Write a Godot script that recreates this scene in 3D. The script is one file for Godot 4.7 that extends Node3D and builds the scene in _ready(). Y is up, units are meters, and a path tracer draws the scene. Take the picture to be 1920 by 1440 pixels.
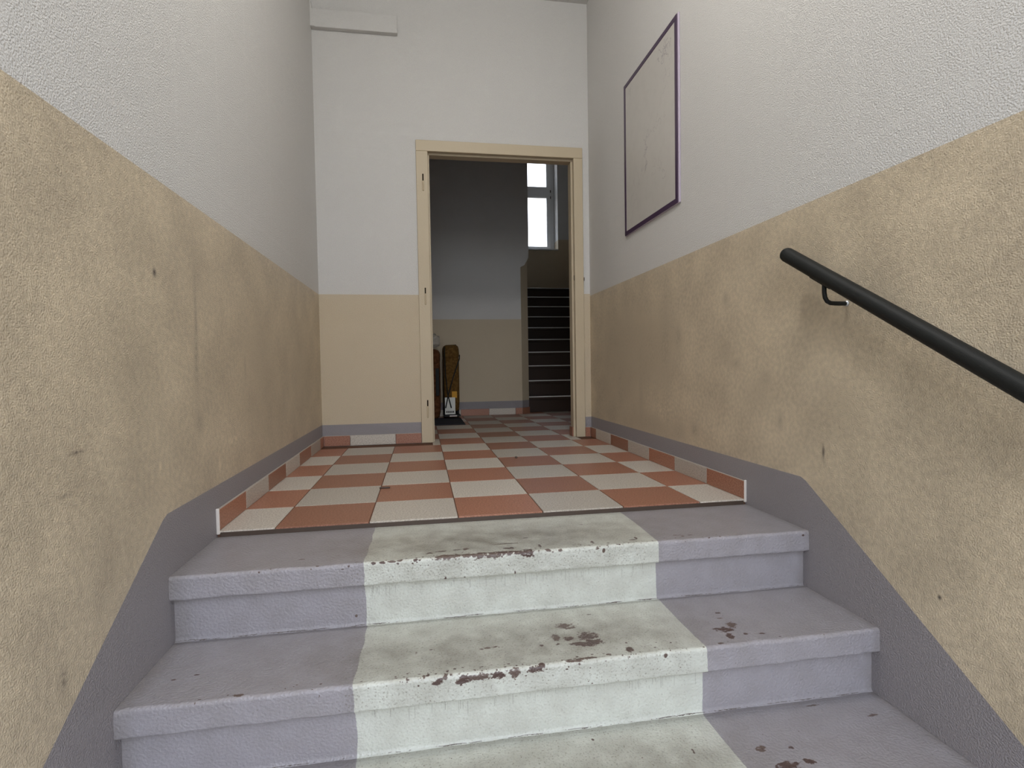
extends Node3D
# A stair hall: painted steps up to a tiled corridor, a door frame without its door, a dark room with a second flight behind.
# Metres, y up. x = 0 is the left wall, z = 0 the back wall, y = 0 the tiled floor.

const W := 2.054          # corridor width
const T := 0.33           # floor tile
const H := 3.37           # ceiling of the corridor
const FRONT := 2.094      # front edge of the tiles
const ENTRY := 4.9        # inner face of the entrance wall
const GROUND := -0.838
const RISE := 0.204
const SKY := 1.0
const LAMP := 0.29

var M := {}
var rng := RandomNumberGenerator.new()
var wob := FastNoiseLite.new()


func _ready() -> void:
	rng.seed = 7
	wob.seed = 3
	wob.frequency = 1.0
	# --- camera
	var cam := Camera3D.new()
	cam.name = "camera"
	cam.fov = 70.553
	cam.near = 0.02
	cam.far = 200.0
	cam.transform = Transform3D(Basis(Vector3(0.98642, -0.01612, 0.16343), Vector3(0.02124, 0.99934, -0.02963), Vector3(-0.16285, 0.03270, 0.98611)), Vector3(0.7324, 0.5690, 4.1528))
	add_child(cam)
	cam.current = true
	# --- sky, exposure
	var sky_mat := ProceduralSkyMaterial.new()
	sky_mat.sky_top_color = Color8(214, 226, 246)
	sky_mat.sky_horizon_color = Color8(240, 243, 248)
	sky_mat.sky_curve = 0.25
	sky_mat.ground_horizon_color = Color8(150, 148, 144)
	sky_mat.ground_bottom_color = Color8(120, 118, 114)
	sky_mat.sky_energy_multiplier = SKY
	var sky := Sky.new()
	sky.sky_material = sky_mat
	var env := Environment.new()
	env.background_mode = Environment.BG_SKY
	env.sky = sky
	env.ambient_light_source = Environment.AMBIENT_SOURCE_SKY
	env.tonemap_mode = Environment.TONE_MAPPER_LINEAR
	env.tonemap_exposure = 4.8
	env.sdfgi_enabled = true
	env.ssao_enabled = true
	env.ssil_enabled = true
	var we := WorldEnvironment.new()
	we.name = "world_environment"
	we.environment = env
	add_child(we)
	make_materials()
	corridor()
	ceiling_lamp()
	stairs_in_front()
	tile_floor()
	skirtings()
	door_frame()
	back_room()
	far_stairs()
	landing_window()
	handrail()
	notice_board()
	trolley()
	small_things()


# ------------------------------------------------------------------ helpers
func tag(o: Node, label: String, category: String, group := "", kind := "") -> Node:
	o.set_meta("label", label)
	o.set_meta("category", category)
	if group:
		o.set_meta("group", group)
	if kind:
		o.set_meta("kind", kind)
	return o


func base(called: String, at := Vector3.ZERO, parent: Node = self) -> Node3D:
	var o := Node3D.new()
	o.name = called
	parent.add_child(o, true)
	o.position = at
	return o


func new_st() -> SurfaceTool:
	var st := SurfaceTool.new()
	st.begin(Mesh.PRIMITIVE_TRIANGLES)
	return st


func place(called: String, st: SurfaceTool, mat: Material, parent: Node = self, at := Vector3.ZERO) -> MeshInstance3D:
	return place_mesh(called, st.commit(), mat, parent, at)


func place_mesh(called: String, mesh: Mesh, mat: Material, parent: Node = self, at := Vector3.ZERO) -> MeshInstance3D:
	var o := MeshInstance3D.new()
	o.name = called
	o.mesh = mesh
	o.material_override = mat
	o.cast_shadow = GeometryInstance3D.SHADOW_CASTING_SETTING_ON
	parent.add_child(o, true)
	o.position = at
	return o


# a triangle whose front looks along n
func tri(st: SurfaceTool, a: Vector3, b: Vector3, c: Vector3, n: Vector3, ua := Vector2.ZERO, ub := Vector2.ZERO, uc := Vector2.ZERO) -> void:
	if (b - a).cross(c - a).dot(n) > 0.0:
		var t := b
		b = c
		c = t
		var u := ub
		ub = uc
		uc = u
	st.set_normal(n)
	st.set_uv(ua)
	st.add_vertex(a)
	st.set_normal(n)
	st.set_uv(ub)
	st.add_vertex(b)
	st.set_normal(n)
	st.set_uv(uc)
	st.add_vertex(c)


func quad(st: SurfaceTool, a: Vector3, b: Vector3, c: Vector3, d: Vector3, n: Vector3) -> void:
	var u := (b - a).length()
	var v := (d - a).length()
	tri(st, a, b, c, n, Vector2(0, 0), Vector2(u, 0), Vector2(u, v))
	tri(st, a, c, d, n, Vector2(0, 0), Vector2(u, v), Vector2(0, v))


# a box with chamfered edges
func cbox(st: SurfaceTool, lo: Vector3, hi: Vector3, c := 0.0) -> void:
	var m := (lo + hi) / 2.0
	var h := (hi - lo) / 2.0
	c = minf(c, minf(h.x, minf(h.y, h.z)) * 0.9)
	for ax in 3:
		var a1 := (ax + 1) % 3
		var a2 := (ax + 2) % 3
		for s in [-1.0, 1.0]:
			var n := Vector3.ZERO
			n[ax] = s
			var p: Array[Vector3] = []
			for k in [[-1.0, -1.0], [1.0, -1.0], [1.0, 1.0], [-1.0, 1.0]]:
				var q := Vector3.ZERO
				q[ax] = s * h[ax]
				q[a1] = k[0] * (h[a1] - c)
				q[a2] = k[1] * (h[a2] - c)
				p.append(m + q)
			quad(st, p[0], p[1], p[2], p[3], n)
	if c <= 0.0:
		return
	for ax in 3:
		var a1 := (ax + 1) % 3
		var a2 := (ax + 2) % 3
		for s1 in [-1.0, 1.0]:
			for s2 in [-1.0, 1.0]:
				var n := Vector3.ZERO
				n[a1] = s1
				n[a2] = s2
				var p: Array[Vector3] = []
				for k in [[-1.0, 0.0], [1.0, 0.0], [1.0, 1.0], [-1.0, 1.0]]:
					var q := Vector3.ZERO
					q[ax] = k[0] * (h[ax] - c)
					q[a1] = s1 * (h[a1] - (c if k[1] > 0.5 else 0.0))
					q[a2] = s2 * (h[a2] - (0.0 if k[1] > 0.5 else c))
					p.append(m + q)
				quad(st, p[0], p[1], p[2], p[3], n.normalized())
	for sx in [-1.0, 1.0]:
		for sy in [-1.0, 1.0]:
			for sz in [-1.0, 1.0]:
				var s := Vector3(sx, sy, sz)
				var k := m + s * (h - Vector3(c, c, c))
				tri(st, k + Vector3(sx * c, 0, 0), k + Vector3(0, sy * c, 0), k + Vector3(0, 0, sz * c), s.normalized())


func box_part(called: String, lo: Vector3, hi: Vector3, mat: Material, parent: Node, c := 0.002) -> MeshInstance3D:
	var m := Vector3((lo.x + hi.x) / 2.0, lo.y, (lo.z + hi.z) / 2.0)
	var st := new_st()
	cbox(st, lo - m, hi - m, c)
	return place(called, st, mat, parent, m)


# a flat outline in (u, v) given thickness; its face looks along n, uvr scales the texture
func prism(st: SurfaceTool, outline: Array, o: Vector3, u: Vector3, v: Vector3, n: Vector3, depth: float, uvr := Rect2(0, 0, 1, 1)) -> void:
	var p := PackedVector2Array(outline)
	var area := 0.0
	for i in p.size():
		area += p[i].cross(p[(i + 1) % p.size()])
	if area < 0.0:
		p.reverse()
	var ix := Geometry2D.triangulate_polygon(p)
	var at := func(q: Vector2) -> Vector3: return o + u * q.x + v * q.y
	var uv := func(q: Vector2) -> Vector2: return Vector2((q.x - uvr.position.x) / uvr.size.x, 1.0 - (q.y - uvr.position.y) / uvr.size.y)
	for i in range(0, ix.size(), 3):
		var a := p[ix[i]]
		var b := p[ix[i + 1]]
		var c := p[ix[i + 2]]
		tri(st, at.call(a), at.call(b), at.call(c), n, uv.call(a), uv.call(b), uv.call(c))
		tri(st, at.call(a) - n * depth, at.call(b) - n * depth, at.call(c) - n * depth, -n)
	for i in p.size():
		var a := p[i]
		var b := p[(i + 1) % p.size()]
		var e := b - a
		var out := (u * e.y - v * e.x).normalized()
		quad(st, at.call(a), at.call(b), at.call(b) - n * depth, at.call(a) - n * depth, out)


func wall_part(called: String, outline: Array, o: Vector3, u: Vector3, v: Vector3, n: Vector3, depth: float, mat: Material, parent: Node, uvr := Rect2(0, 0, 1, 1)) -> MeshInstance3D:
	var st := new_st()
	prism(st, outline, o, u, v, n, depth, uvr)
	return place(called, st, mat, parent)


func rect(x0: float, y0: float, x1: float, y1: float) -> Array:
	return [Vector2(x0, y0), Vector2(x1, y0), Vector2(x1, y1), Vector2(x0, y1)]


# rows of points joined into a smooth skin; inside out when flip
func skin(st: SurfaceTool, rows: Array, uvs: Array, flip := false, closed := false) -> void:
	var nr := rows.size()
	var nc: int = rows[0].size()
	var nor := []
	for i in nr:
		var line := PackedVector3Array()
		for j in nc:
			var du: Vector3 = rows[mini(i + 1, nr - 1)][j] - rows[maxi(i - 1, 0)][j]
			var j0 := (j - 1 + nc) % nc if closed else maxi(j - 1, 0)
			var j1 := (j + 1) % nc if closed else mini(j + 1, nc - 1)
			var dv: Vector3 = rows[i][j1] - rows[i][j0]
			var n := du.cross(dv)
			if n.length() < 1e-12:
				n = Vector3.UP
			line.append(n.normalized() * (-1.0 if flip else 1.0))
		nor.append(line)
	for i in nr - 1:
		for j in (nc if closed else nc - 1):
			var j1 := (j + 1) % nc
			var ids := [[i, j], [i + 1, j], [i + 1, j1], [i, j], [i + 1, j1], [i, j1]]
			for k in [0, 3]:
				var order := [ids[k], ids[k + 1], ids[k + 2]]
				var a: Vector3 = rows[order[0][0]][order[0][1]]
				var b: Vector3 = rows[order[1][0]][order[1][1]]
				var c: Vector3 = rows[order[2][0]][order[2][1]]
				if (b - a).cross(c - a).dot(nor[i][j] + nor[i + 1][j1] + nor[i + 1][j] + nor[i][j1]) > 0.0:
					order = [ids[k], ids[k + 2], ids[k + 1]]
				for q in order:
					st.set_normal(nor[q[0]][q[1]])
					if uvs:
						st.set_uv(uvs[q[0]][q[1]])
					else:
						st.set_uv(Vector2(float(q[0]) / nr, float(q[1]) / nc))
					st.add_vertex(rows[q[0]][q[1]])


# a round bar along points; the ends are domed
func tube(st: SurfaceTool, path: Array, r: float, sides := 12, dome := 3) -> void:
	var pts: Array[Vector3] = []
	var rad: Array[float] = []
	var d0: Vector3 = (path[1] - path[0]).normalized()
	var d1: Vector3 = (path[-1] - path[-2]).normalized()
	for k in range(dome, 0, -1):
		var a := PI / 2 * k / dome
		pts.append(path[0] - d0 * r * sin(a))
		rad.append(maxf(r * cos(a), r * 0.02))
	for p in path:
		pts.append(p)
		rad.append(r)
	for k in range(1, dome + 1):
		var a := PI / 2 * k / dome
		pts.append(path[-1] + d1 * r * sin(a))
		rad.append(maxf(r * cos(a), r * 0.02))
	var side := d0.cross(Vector3.UP if absf(d0.y) < 0.9 else Vector3.RIGHT).normalized()
	var rows := []
	for i in pts.size():
		var d: Vector3 = (pts[mini(i + 1, pts.size() - 1)] - pts[maxi(i - 1, 0)]).normalized()
		side = (side - d * side.dot(d)).normalized()
		var up := side.cross(d)
		var ring := PackedVector3Array()
		for j in sides:
			var a := TAU * j / sides
			ring.append(pts[i] + (side * cos(a) + up * sin(a)) * rad[i])
		rows.append(ring)
	skin(st, rows, [], test_flip(rows), true)


func test_flip(rows: Array) -> bool:
	var i := int(rows.size() / 2)
	var c := Vector3.ZERO
	for p in rows[i]:
		c += p
	c /= rows[i].size()
	var n: Vector3 = (rows[mini(i + 1, rows.size() - 1)][0] - rows[maxi(i - 1, 0)][0]).cross(rows[i][1] - rows[i][rows[i].size() - 1])
	return n.dot(rows[i][0] - c) < 0.0


# a soft cushion of a box, dented a little
func soft_box(st: SurfaceTool, c: Vector3, h: Vector3, power: float, dent: float, fr: float) -> void:
	var rows := []
	for i in 25:
		var lat := -PI / 2 + PI * i / 24.0
		var ring := PackedVector3Array()
		for j in 40:
			var lon := TAU * j / 40.0
			var d := Vector3(cos(lat) * cos(lon), sin(lat), cos(lat) * sin(lon))
			var s := pow(pow(absf(d.x), power) + pow(absf(d.y), power) + pow(absf(d.z), power), -1.0 / power)
			var q := d * s
			var n := wob.get_noise_3dv((q * h + c) * fr) * dent
			ring.append(c + Vector3(q.x * h.x, q.y * h.y, q.z * h.z) * (1.0 + n))
		rows.append(ring)
	skin(st, rows, [], test_flip(rows), true)


# ------------------------------------------------------------------ materials
func plain(color: Color, rough := 0.6, spec := 0.5, metal := 0.0) -> StandardMaterial3D:
	var m := StandardMaterial3D.new()
	m.albedo_color = color
	m.roughness = rough
	m.metallic_specular = spec
	m.metallic = metal
	return m


func noise_tex(size: int, freq: float, seed_: int, normal := false, strength := 4.0, kind := FastNoiseLite.TYPE_SIMPLEX_SMOOTH, octaves := 2, ramp: Gradient = null) -> NoiseTexture2D:
	var n := FastNoiseLite.new()
	n.noise_type = kind
	n.frequency = freq
	n.seed = seed_
	n.fractal_octaves = octaves
	var t := NoiseTexture2D.new()
	t.width = size
	t.height = size
	t.seamless = true
	t.noise = n
	t.as_normal_map = normal
	t.bump_strength = strength
	if ramp:
		t.color_ramp = ramp
	return t


func ramp(colors: Array, offs: Array) -> Gradient:
	var g := Gradient.new()
	g.offsets = PackedFloat32Array(offs)
	g.colors = PackedColorArray(colors)
	return g


func tri_map(m: StandardMaterial3D, per_metre: float, off := Vector3.ZERO) -> void:
	m.uv1_triplanar = true
	m.uv1_world_triplanar = true
	m.uv1_scale = Vector3.ONE * per_metre
	m.uv1_offset = off
	m.uv1_triplanar_sharpness = 8.0


func make_materials() -> void:
	var stipple := noise_tex(512, 0.11, 5, true, 3.0, FastNoiseLite.TYPE_SIMPLEX_SMOOTH, 3)
	var grain := noise_tex(512, 0.05, 9, true, 1.5)
	M.white = plain(Color8(208, 206, 202), 0.75, 0.4)
	M.beige = plain(Color8(197, 182, 156), 0.5, 0.5)
	M.grey = plain(Color8(143, 138, 140), 0.5, 0.5)
	for k in ["white", "beige", "grey"]:
		M[k].normal_enabled = true
		M[k].normal_texture = stipple
		M[k].normal_scale = 1.1
		tri_map(M[k], 2.8)
	M.white_far = M.white
	M.beige_far = M.beige
	M.render = plain(Color8(190, 186, 178), 0.9, 0.3)
	M.ground = plain(Color8(150, 147, 142), 0.9, 0.3)
	# the oil-painted dado, one picture for each side wall
	var bump := FastNoiseLite.new()
	bump.frequency = 0.45
	bump.fractal_octaves = 2
	var bt := NoiseTexture2D.new()
	bt.width = 2048
	bt.height = 820
	bt.noise = bump
	bt.as_normal_map = true
	bt.bump_strength = 3.0
	M.dado_left = plain(Color.WHITE, 0.48, 0.5)
	M.dado_left.albedo_texture = dado_picture(11, LEFT_MARKS)
	M.dado_right = plain(Color.WHITE, 0.48, 0.5)
	M.dado_right.albedo_texture = dado_picture(23, RIGHT_MARKS)
	for k in ["dado_left", "dado_right"]:
		M[k].normal_enabled = true
		M[k].normal_texture = bt
		M[k].normal_scale = 0.5
	# tiles
	M.red_tiles = []
	M.pale_tiles = []
	var red_t := noise_tex(512, 0.07, 31, false, 1.0, FastNoiseLite.TYPE_SIMPLEX, 4, ramp([Color8(142, 93, 72), Color8(165, 113, 90), Color8(180, 132, 108)], [0.15, 0.5, 0.9]))
	var pale_t := noise_tex(512, 0.07, 37, false, 1.0, FastNoiseLite.TYPE_SIMPLEX, 4, ramp([Color8(174, 165, 152), Color8(202, 193, 180), Color8(216, 208, 197)], [0.15, 0.5, 0.9]))
	for i in 3:
		var f: float = [1.0, 0.95, 0.9][i]
		for pale in [false, true]:
			var m := plain(Color(f, f, f), 0.42, 0.5)
			m.albedo_texture = pale_t if pale else red_t
			m.normal_enabled = true
			m.normal_texture = grain
			m.normal_scale = 0.25
			tri_map(m, 2.6, Vector3(0.37 * i, 0.11 * i, 0.23 * i))
			(M.pale_tiles if pale else M.red_tiles).append(m)
	M.grout = plain(Color8(104, 76, 62), 0.9, 0.3)
	M.strip = plain(Color8(72, 58, 48), 0.5, 0.5)
	M.cap = plain(Color8(214, 206, 198), 0.6, 0.5)
	M.mortar = plain(Color8(176, 166, 156), 0.8, 0.3)
	M.frame = plain(Color8(190, 175, 148), 0.5, 0.5)
	M.frame.normal_enabled = true
	M.frame.normal_texture = grain
	M.frame.normal_scale = 0.35
	tri_map(M.frame, 2.0)
	M.hole = plain(Color8(34, 26, 20), 0.9, 0.2)
	M.pin = plain(Color8(186, 170, 142), 0.45, 0.5)
	M.black = plain(Color8(20, 22, 21), 0.55, 0.4)
	M.black.normal_enabled = true
	M.black.normal_texture = stipple
	M.black.normal_scale = 0.3
	tri_map(M.black, 8.0)
	M.steel = plain(Color8(188, 188, 188), 0.35, 0.5, 0.8)
	M.purple = plain(Color8(66, 46, 72), 0.4, 0.5)
	M.lilac = plain(Color8(190, 178, 194), 0.5, 0.5)
	M.window = plain(Color8(244, 244, 243), 0.45, 0.5)
	M.dark_step = plain(Color8(58, 43, 35), 0.55, 0.4)
	M.nosing = plain(Color8(232, 230, 226), 0.22, 0.7)
	var g := plain(Color(0.95, 0.97, 0.97, 0.06), 0.03, 0.5)
	g.transparency = BaseMaterial3D.TRANSPARENCY_ALPHA
	M.glass = g
	# steps
	var sb := FastNoiseLite.new()
	sb.frequency = 0.09
	sb.fractal_octaves = 3
	M.step_bump = NoiseTexture2D.new()
	M.step_bump.width = 2048
	M.step_bump.height = 620
	M.step_bump.noise = sb
	M.step_bump.as_normal_map = true
	M.step_bump.bump_strength = 2.5


# marks on the dado: [z, y, half width along z, half height, darkness]; minus = paler
const LEFT_MARKS := [
	[2.482, 0.849, 0.008, 0.011, 0.55], [2.185, 0.9, 0.03, 0.05, 0.136], [2.21, 0.74, 0.012, 0.22, 0.136], [2.221, 0.6, 0.016, 0.1, 0.124], [2.206, 0.403, 0.03, 0.035, 0.155],
	[2.858, 0.401, 0.022, 0.004, 0.55], [2.854, 0.33, 0.014, 0.004, 0.45], [2.9, 0.318, 0.03, 0.004, 0.3], [2.757, 0.118, 0.03, 0.06, 0.155], [2.8, 0.06, 0.02, 0.05, 0.124], [2.932, -0.055, 0.012, 0.03, 0.3],
	[0.62, 0.55, 0.45, 0.32, 0.043], [1.45, 0.45, 0.3, 0.3, 0.037], [1.719, 0.58, 0.012, 0.05, 0.093], [1.558, 0.699, 0.25, 0.2, 0.031], [2.04, 0.235, 0.008, 0.025, -0.113], [1.9, 0.3, 0.05, 0.012, -0.068], [3, 0.25, 0.02, 0.05, 0.074], [2.5, 0.4, 0.006, 0.02, -0.09], [2.49, 0.3, 0.006, 0.016, -0.099]]
const RIGHT_MARKS := [
	[1.942, 0.851, 0.02, 0.03, 0.112], [1.945, 0.62, 0.035, 0.035, 0.124], [2.02, 0.567, 0.035, 0.02, 0.124], [2.224, 0.509, 0.03, 0.025, 0.136], [1.49, 0.71, 0.04, 0.06, 0.124],
	[1.186, 0.65, 0.25, 0.2, 0.074], [0.814, 0.52, 0.35, 0.3, 0.062], [1.35, 0.7, 0.06, 0.22, 0.074], [0.75, 0.8, 0.3, 0.15, 0.056], [1.15, 0.22, 0.3, 0.06, 0.087], [1.661, 0.243, 0.035, 0.03, 0.174], [1.5, 0.22, 0.06, 0.04, 0.124],
	[2.31, 0.346, 0.015, 0.03, 0.124], [2.533, 0.267, 0.005, 0.02, 0.5], [2.951, -0.051, 0.004, 0.005, 0.7], [1.32, 0.3, 0.1, 0.07, -0.054], [1.1, 0.42, 0.12, 0.06, -0.032], [2.17, 0.44, 0.08, 0.05, 0.043], [2.641, 0.429, 0.1, 0.06, 0.031], [1, 0.4, 0.03, 0.2, 0.062], [0.4, 0.4, 0.2, 0.5, 0.031], [2.93, 0.04, 0.02, 0.03, 0.093]]


func dado_picture(seed_: int, marks: Array) -> ImageTexture:
	var w := 1024
	var h := 410   # 4.0 m by 1.6 m, from z = 0 and y = -0.48
	var n := FastNoiseLite.new()
	n.seed = seed_
	n.frequency = 0.012
	n.fractal_octaves = 4
	var low := n.get_image(w, h).get_data()
	n.seed = seed_ + 1
	n.frequency = 0.16
	n.fractal_octaves = 2
	var fine := n.get_image(w, h).get_data()
	var f := PackedFloat32Array()
	f.resize(w * h)
	for i in w * h:
		f[i] = 1.0 + (low[i] - 128) * 0.0005 + (fine[i] - 128) * 0.0005
	for k in marks:
		var cx: float = k[0] / 4.0 * w
		var cy: float = (1.0 - (k[1] + 0.48) / 1.6) * h
		var rx: float = maxf(k[2] / 4.0 * w, 0.9)
		var ry: float = maxf(k[3] / 1.6 * h, 0.9)
		for y in range(maxi(0, int(cy - 2.2 * ry) - 1), mini(h, int(cy + 2.2 * ry) + 2)):
			for x in range(maxi(0, int(cx - 2.2 * rx) - 1), mini(w, int(cx + 2.2 * rx) + 2)):
				var dx := (x - cx) / rx
				var dy := (y - cy) / ry
				var e := exp(-(dx * dx + dy * dy))
				var patch := clampf(0.6 + (fine[y * w + x] - 128) * 0.008 + (low[y * w + x] - 128) * 0.006, 0.0, 1.6) if rx > 3.0 else 1.0
				f[y * w + x] *= 1.0 - k[4] * e * patch
	var out := PackedByteArray()
	out.resize(w * h * 3)
	for i in w * h:
		var d := f[i]
		var dirt := clampf(1.0 - d, 0.0, 1.0)
		out[3 * i] = clampi(int(197 * d), 0, 255)
		out[3 * i + 1] = clampi(int(182 * d - 3 * dirt), 0, 255)
		out[3 * i + 2] = clampi(int(157 * d + 2 * dirt), 0, 255)
	var im := Image.create_from_data(w, h, false, Image.FORMAT_RGB8, out)
	return ImageTexture.create_from_image(im)


# ------------------------------------------------------------------ the corridor
func side_wall(called: String, x: float, n: Vector3, knee: float, dado: Material, dado_top: float, what: String) -> void:
	var o := Vector3(x, 0, 0)
	var u := Vector3.BACK
	var v := Vector3.UP
	var end := ENTRY
	var low := knee + (0.16 - (GROUND + 0.16)) / 0.65
	var wall := base(called)
	tag(wall, what, "wall", "", "structure")
	var foot := GROUND - 0.1
	wall_part("white_plaster", rect(-0.12, dado_top, end, H), o, u, v, n, 0.15, M.white, wall)
	wall_part("beige_dado", [Vector2(-0.12, 0.16), Vector2(knee - 0.015, 0.16), Vector2(knee + 0.012, 0.15), Vector2(low, GROUND + 0.16), Vector2(end, GROUND + 0.16), Vector2(end, dado_top), Vector2(-0.12, dado_top)], o, u, v, n, 0.15, dado, wall, Rect2(0, -0.48, 4.0, 1.6))
	wall_part("grey_band", [Vector2(-0.12, foot), Vector2(end, foot), Vector2(end, GROUND + 0.16), Vector2(low, GROUND + 0.16), Vector2(knee + 0.012, 0.15), Vector2(knee - 0.015, 0.16), Vector2(-0.12, 0.16)], o, u, v, n, 0.15, M.grey, wall)


func corridor() -> void:
	side_wall("wall_left", 0.0, Vector3.RIGHT, 2.475, M.dado_left, 1.115, "left corridor wall, white above and scuffed beige below, with a grey band following the steps")
	side_wall("wall_right", W, Vector3.LEFT, 2.44, M.dado_right, 1.115, "right corridor wall, white above and beige below, behind the black handrail")
	# back wall round the doorway
	var o := Vector3.ZERO
	var b := base("wall_back")
	tag(b, "white and beige wall at the end of the corridor, holding the door frame", "wall", "", "structure")
	var n := Vector3.BACK
	var u := Vector3.RIGHT
	var v := Vector3.UP
	wall_part("white_plaster", [Vector2(0, 1.116), Vector2(0.79, 1.116), Vector2(0.79, 2.2), Vector2(1.945, 2.2), Vector2(1.945, 1.13), Vector2(W, 1.13), Vector2(W, H), Vector2(0, H)], o, u, v, n, 0.12, M.white, b)
	wall_part("beige_dado", rect(0, 0.158, 0.79, 1.116), o, u, v, n, 0.12, M.beige, b)
	wall_part("beige_dado", rect(1.945, 0.158, W, 1.13), o, u, v, n, 0.12, M.beige, b)
	wall_part("grey_band", rect(0, -0.05, 0.79, 0.158), o, u, v, n, 0.12, M.grey, b)
	wall_part("grey_band", rect(1.945, -0.05, W, 0.158), o, u, v, n, 0.12, M.grey, b)
	# ceiling, lower floor and the open entrance behind the camera
	var ceil := box_part("ceiling", Vector3(-0.15, H, -0.12), Vector3(W + 0.15, H + 0.2, ENTRY + 0.4), M.white, self, 0.0)
	tag(ceil, "white ceiling of the corridor", "ceiling", "", "structure")
	var fl := box_part("floor_entry", Vector3(0, GROUND - 0.2, 3.64), Vector3(W, GROUND, ENTRY + 0.4), M.ground, self, 0.0)
	tag(fl, "grey concrete floor at the foot of the front steps", "floor", "", "structure")
	var e := base("wall_front")
	tag(e, "wall with the open street entrance behind the viewer", "wall", "", "structure")
	wall_part("white_plaster", [Vector2(0, GROUND), Vector2(0.06, GROUND), Vector2(0.06, 3.1), Vector2(W - 0.06, 3.1), Vector2(W - 0.06, GROUND), Vector2(W, GROUND), Vector2(W, H), Vector2(0, H)], Vector3(0, 0, ENTRY), u, v, Vector3.FORWARD, 0.4, M.white, e)
	var gr := box_part("ground", Vector3(-30, GROUND - 0.6, ENTRY + 0.4), Vector3(30, GROUND - 0.05, ENTRY + 40), M.ground, self, 0.0)
	tag(gr, "grey pavement outside the entrance", "pavement", "", "structure")
	# plaster ledge high on the left of the back wall, with its slanting fillet
	var st := new_st()
	cbox(st, Vector3(0.0, 3.008, 0.0), Vector3(0.606, 3.135, 0.042), 0.003)
	var led := place("trim_1", st, M.white)
	tag(led, "white plastered ledge high in the left corner of the back wall", "ledge", "", "structure")
	st = new_st()
	prism(st, [Vector2(0, 3.0095), Vector2(0.032, 3.0095), Vector2(0.004, 3.2), Vector2(0, 3.2)], Vector3(0, 0, 0.046), u, v, n, 0.046)
	place("fillet", st, M.white, led)


func ceiling_lamp() -> void:
	var o := base("ceiling_lamp", Vector3(W / 2, H, 2.7))
	tag(o, "round opal globe lamp on the corridor ceiling above the painted steps", "lamp")
	box_part("rose", Vector3(-0.07, -0.05, -0.07), Vector3(0.07, 0.0, 0.07), M.window, o, 0.01)
	var opal := plain(Color8(250, 248, 240), 0.4)
	opal.emission_enabled = true
	opal.emission = Color8(255, 246, 232)
	opal.emission_energy_multiplier = 0.6
	var st := new_st()
	soft_box(st, Vector3(0, -0.17, 0), Vector3(0.14, 0.12, 0.14), 2.0, 0.0, 1.0)
	place("globe", st, opal, o)
	var l := OmniLight3D.new()
	l.name = "bulb"
	l.light_color = Color8(255, 253, 250)
	l.light_energy = LAMP
	l.light_size = 0.12
	l.omni_range = 12.0
	l.omni_attenuation = 2.0
	l.shadow_enabled = true
	o.add_child(l)
	l.position = Vector3(0, -0.17, 0)


# ------------------------------------------------------------------ the painted steps
const STEPS := [   # nosing z, tread y, back of the tread
	[2.468, -0.022, 2.094], [2.767, -0.226, 2.438], [3.068, -0.430, 2.737], [3.366, -0.634, 3.038]]
const BAND := [0.547, 1.503]
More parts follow.
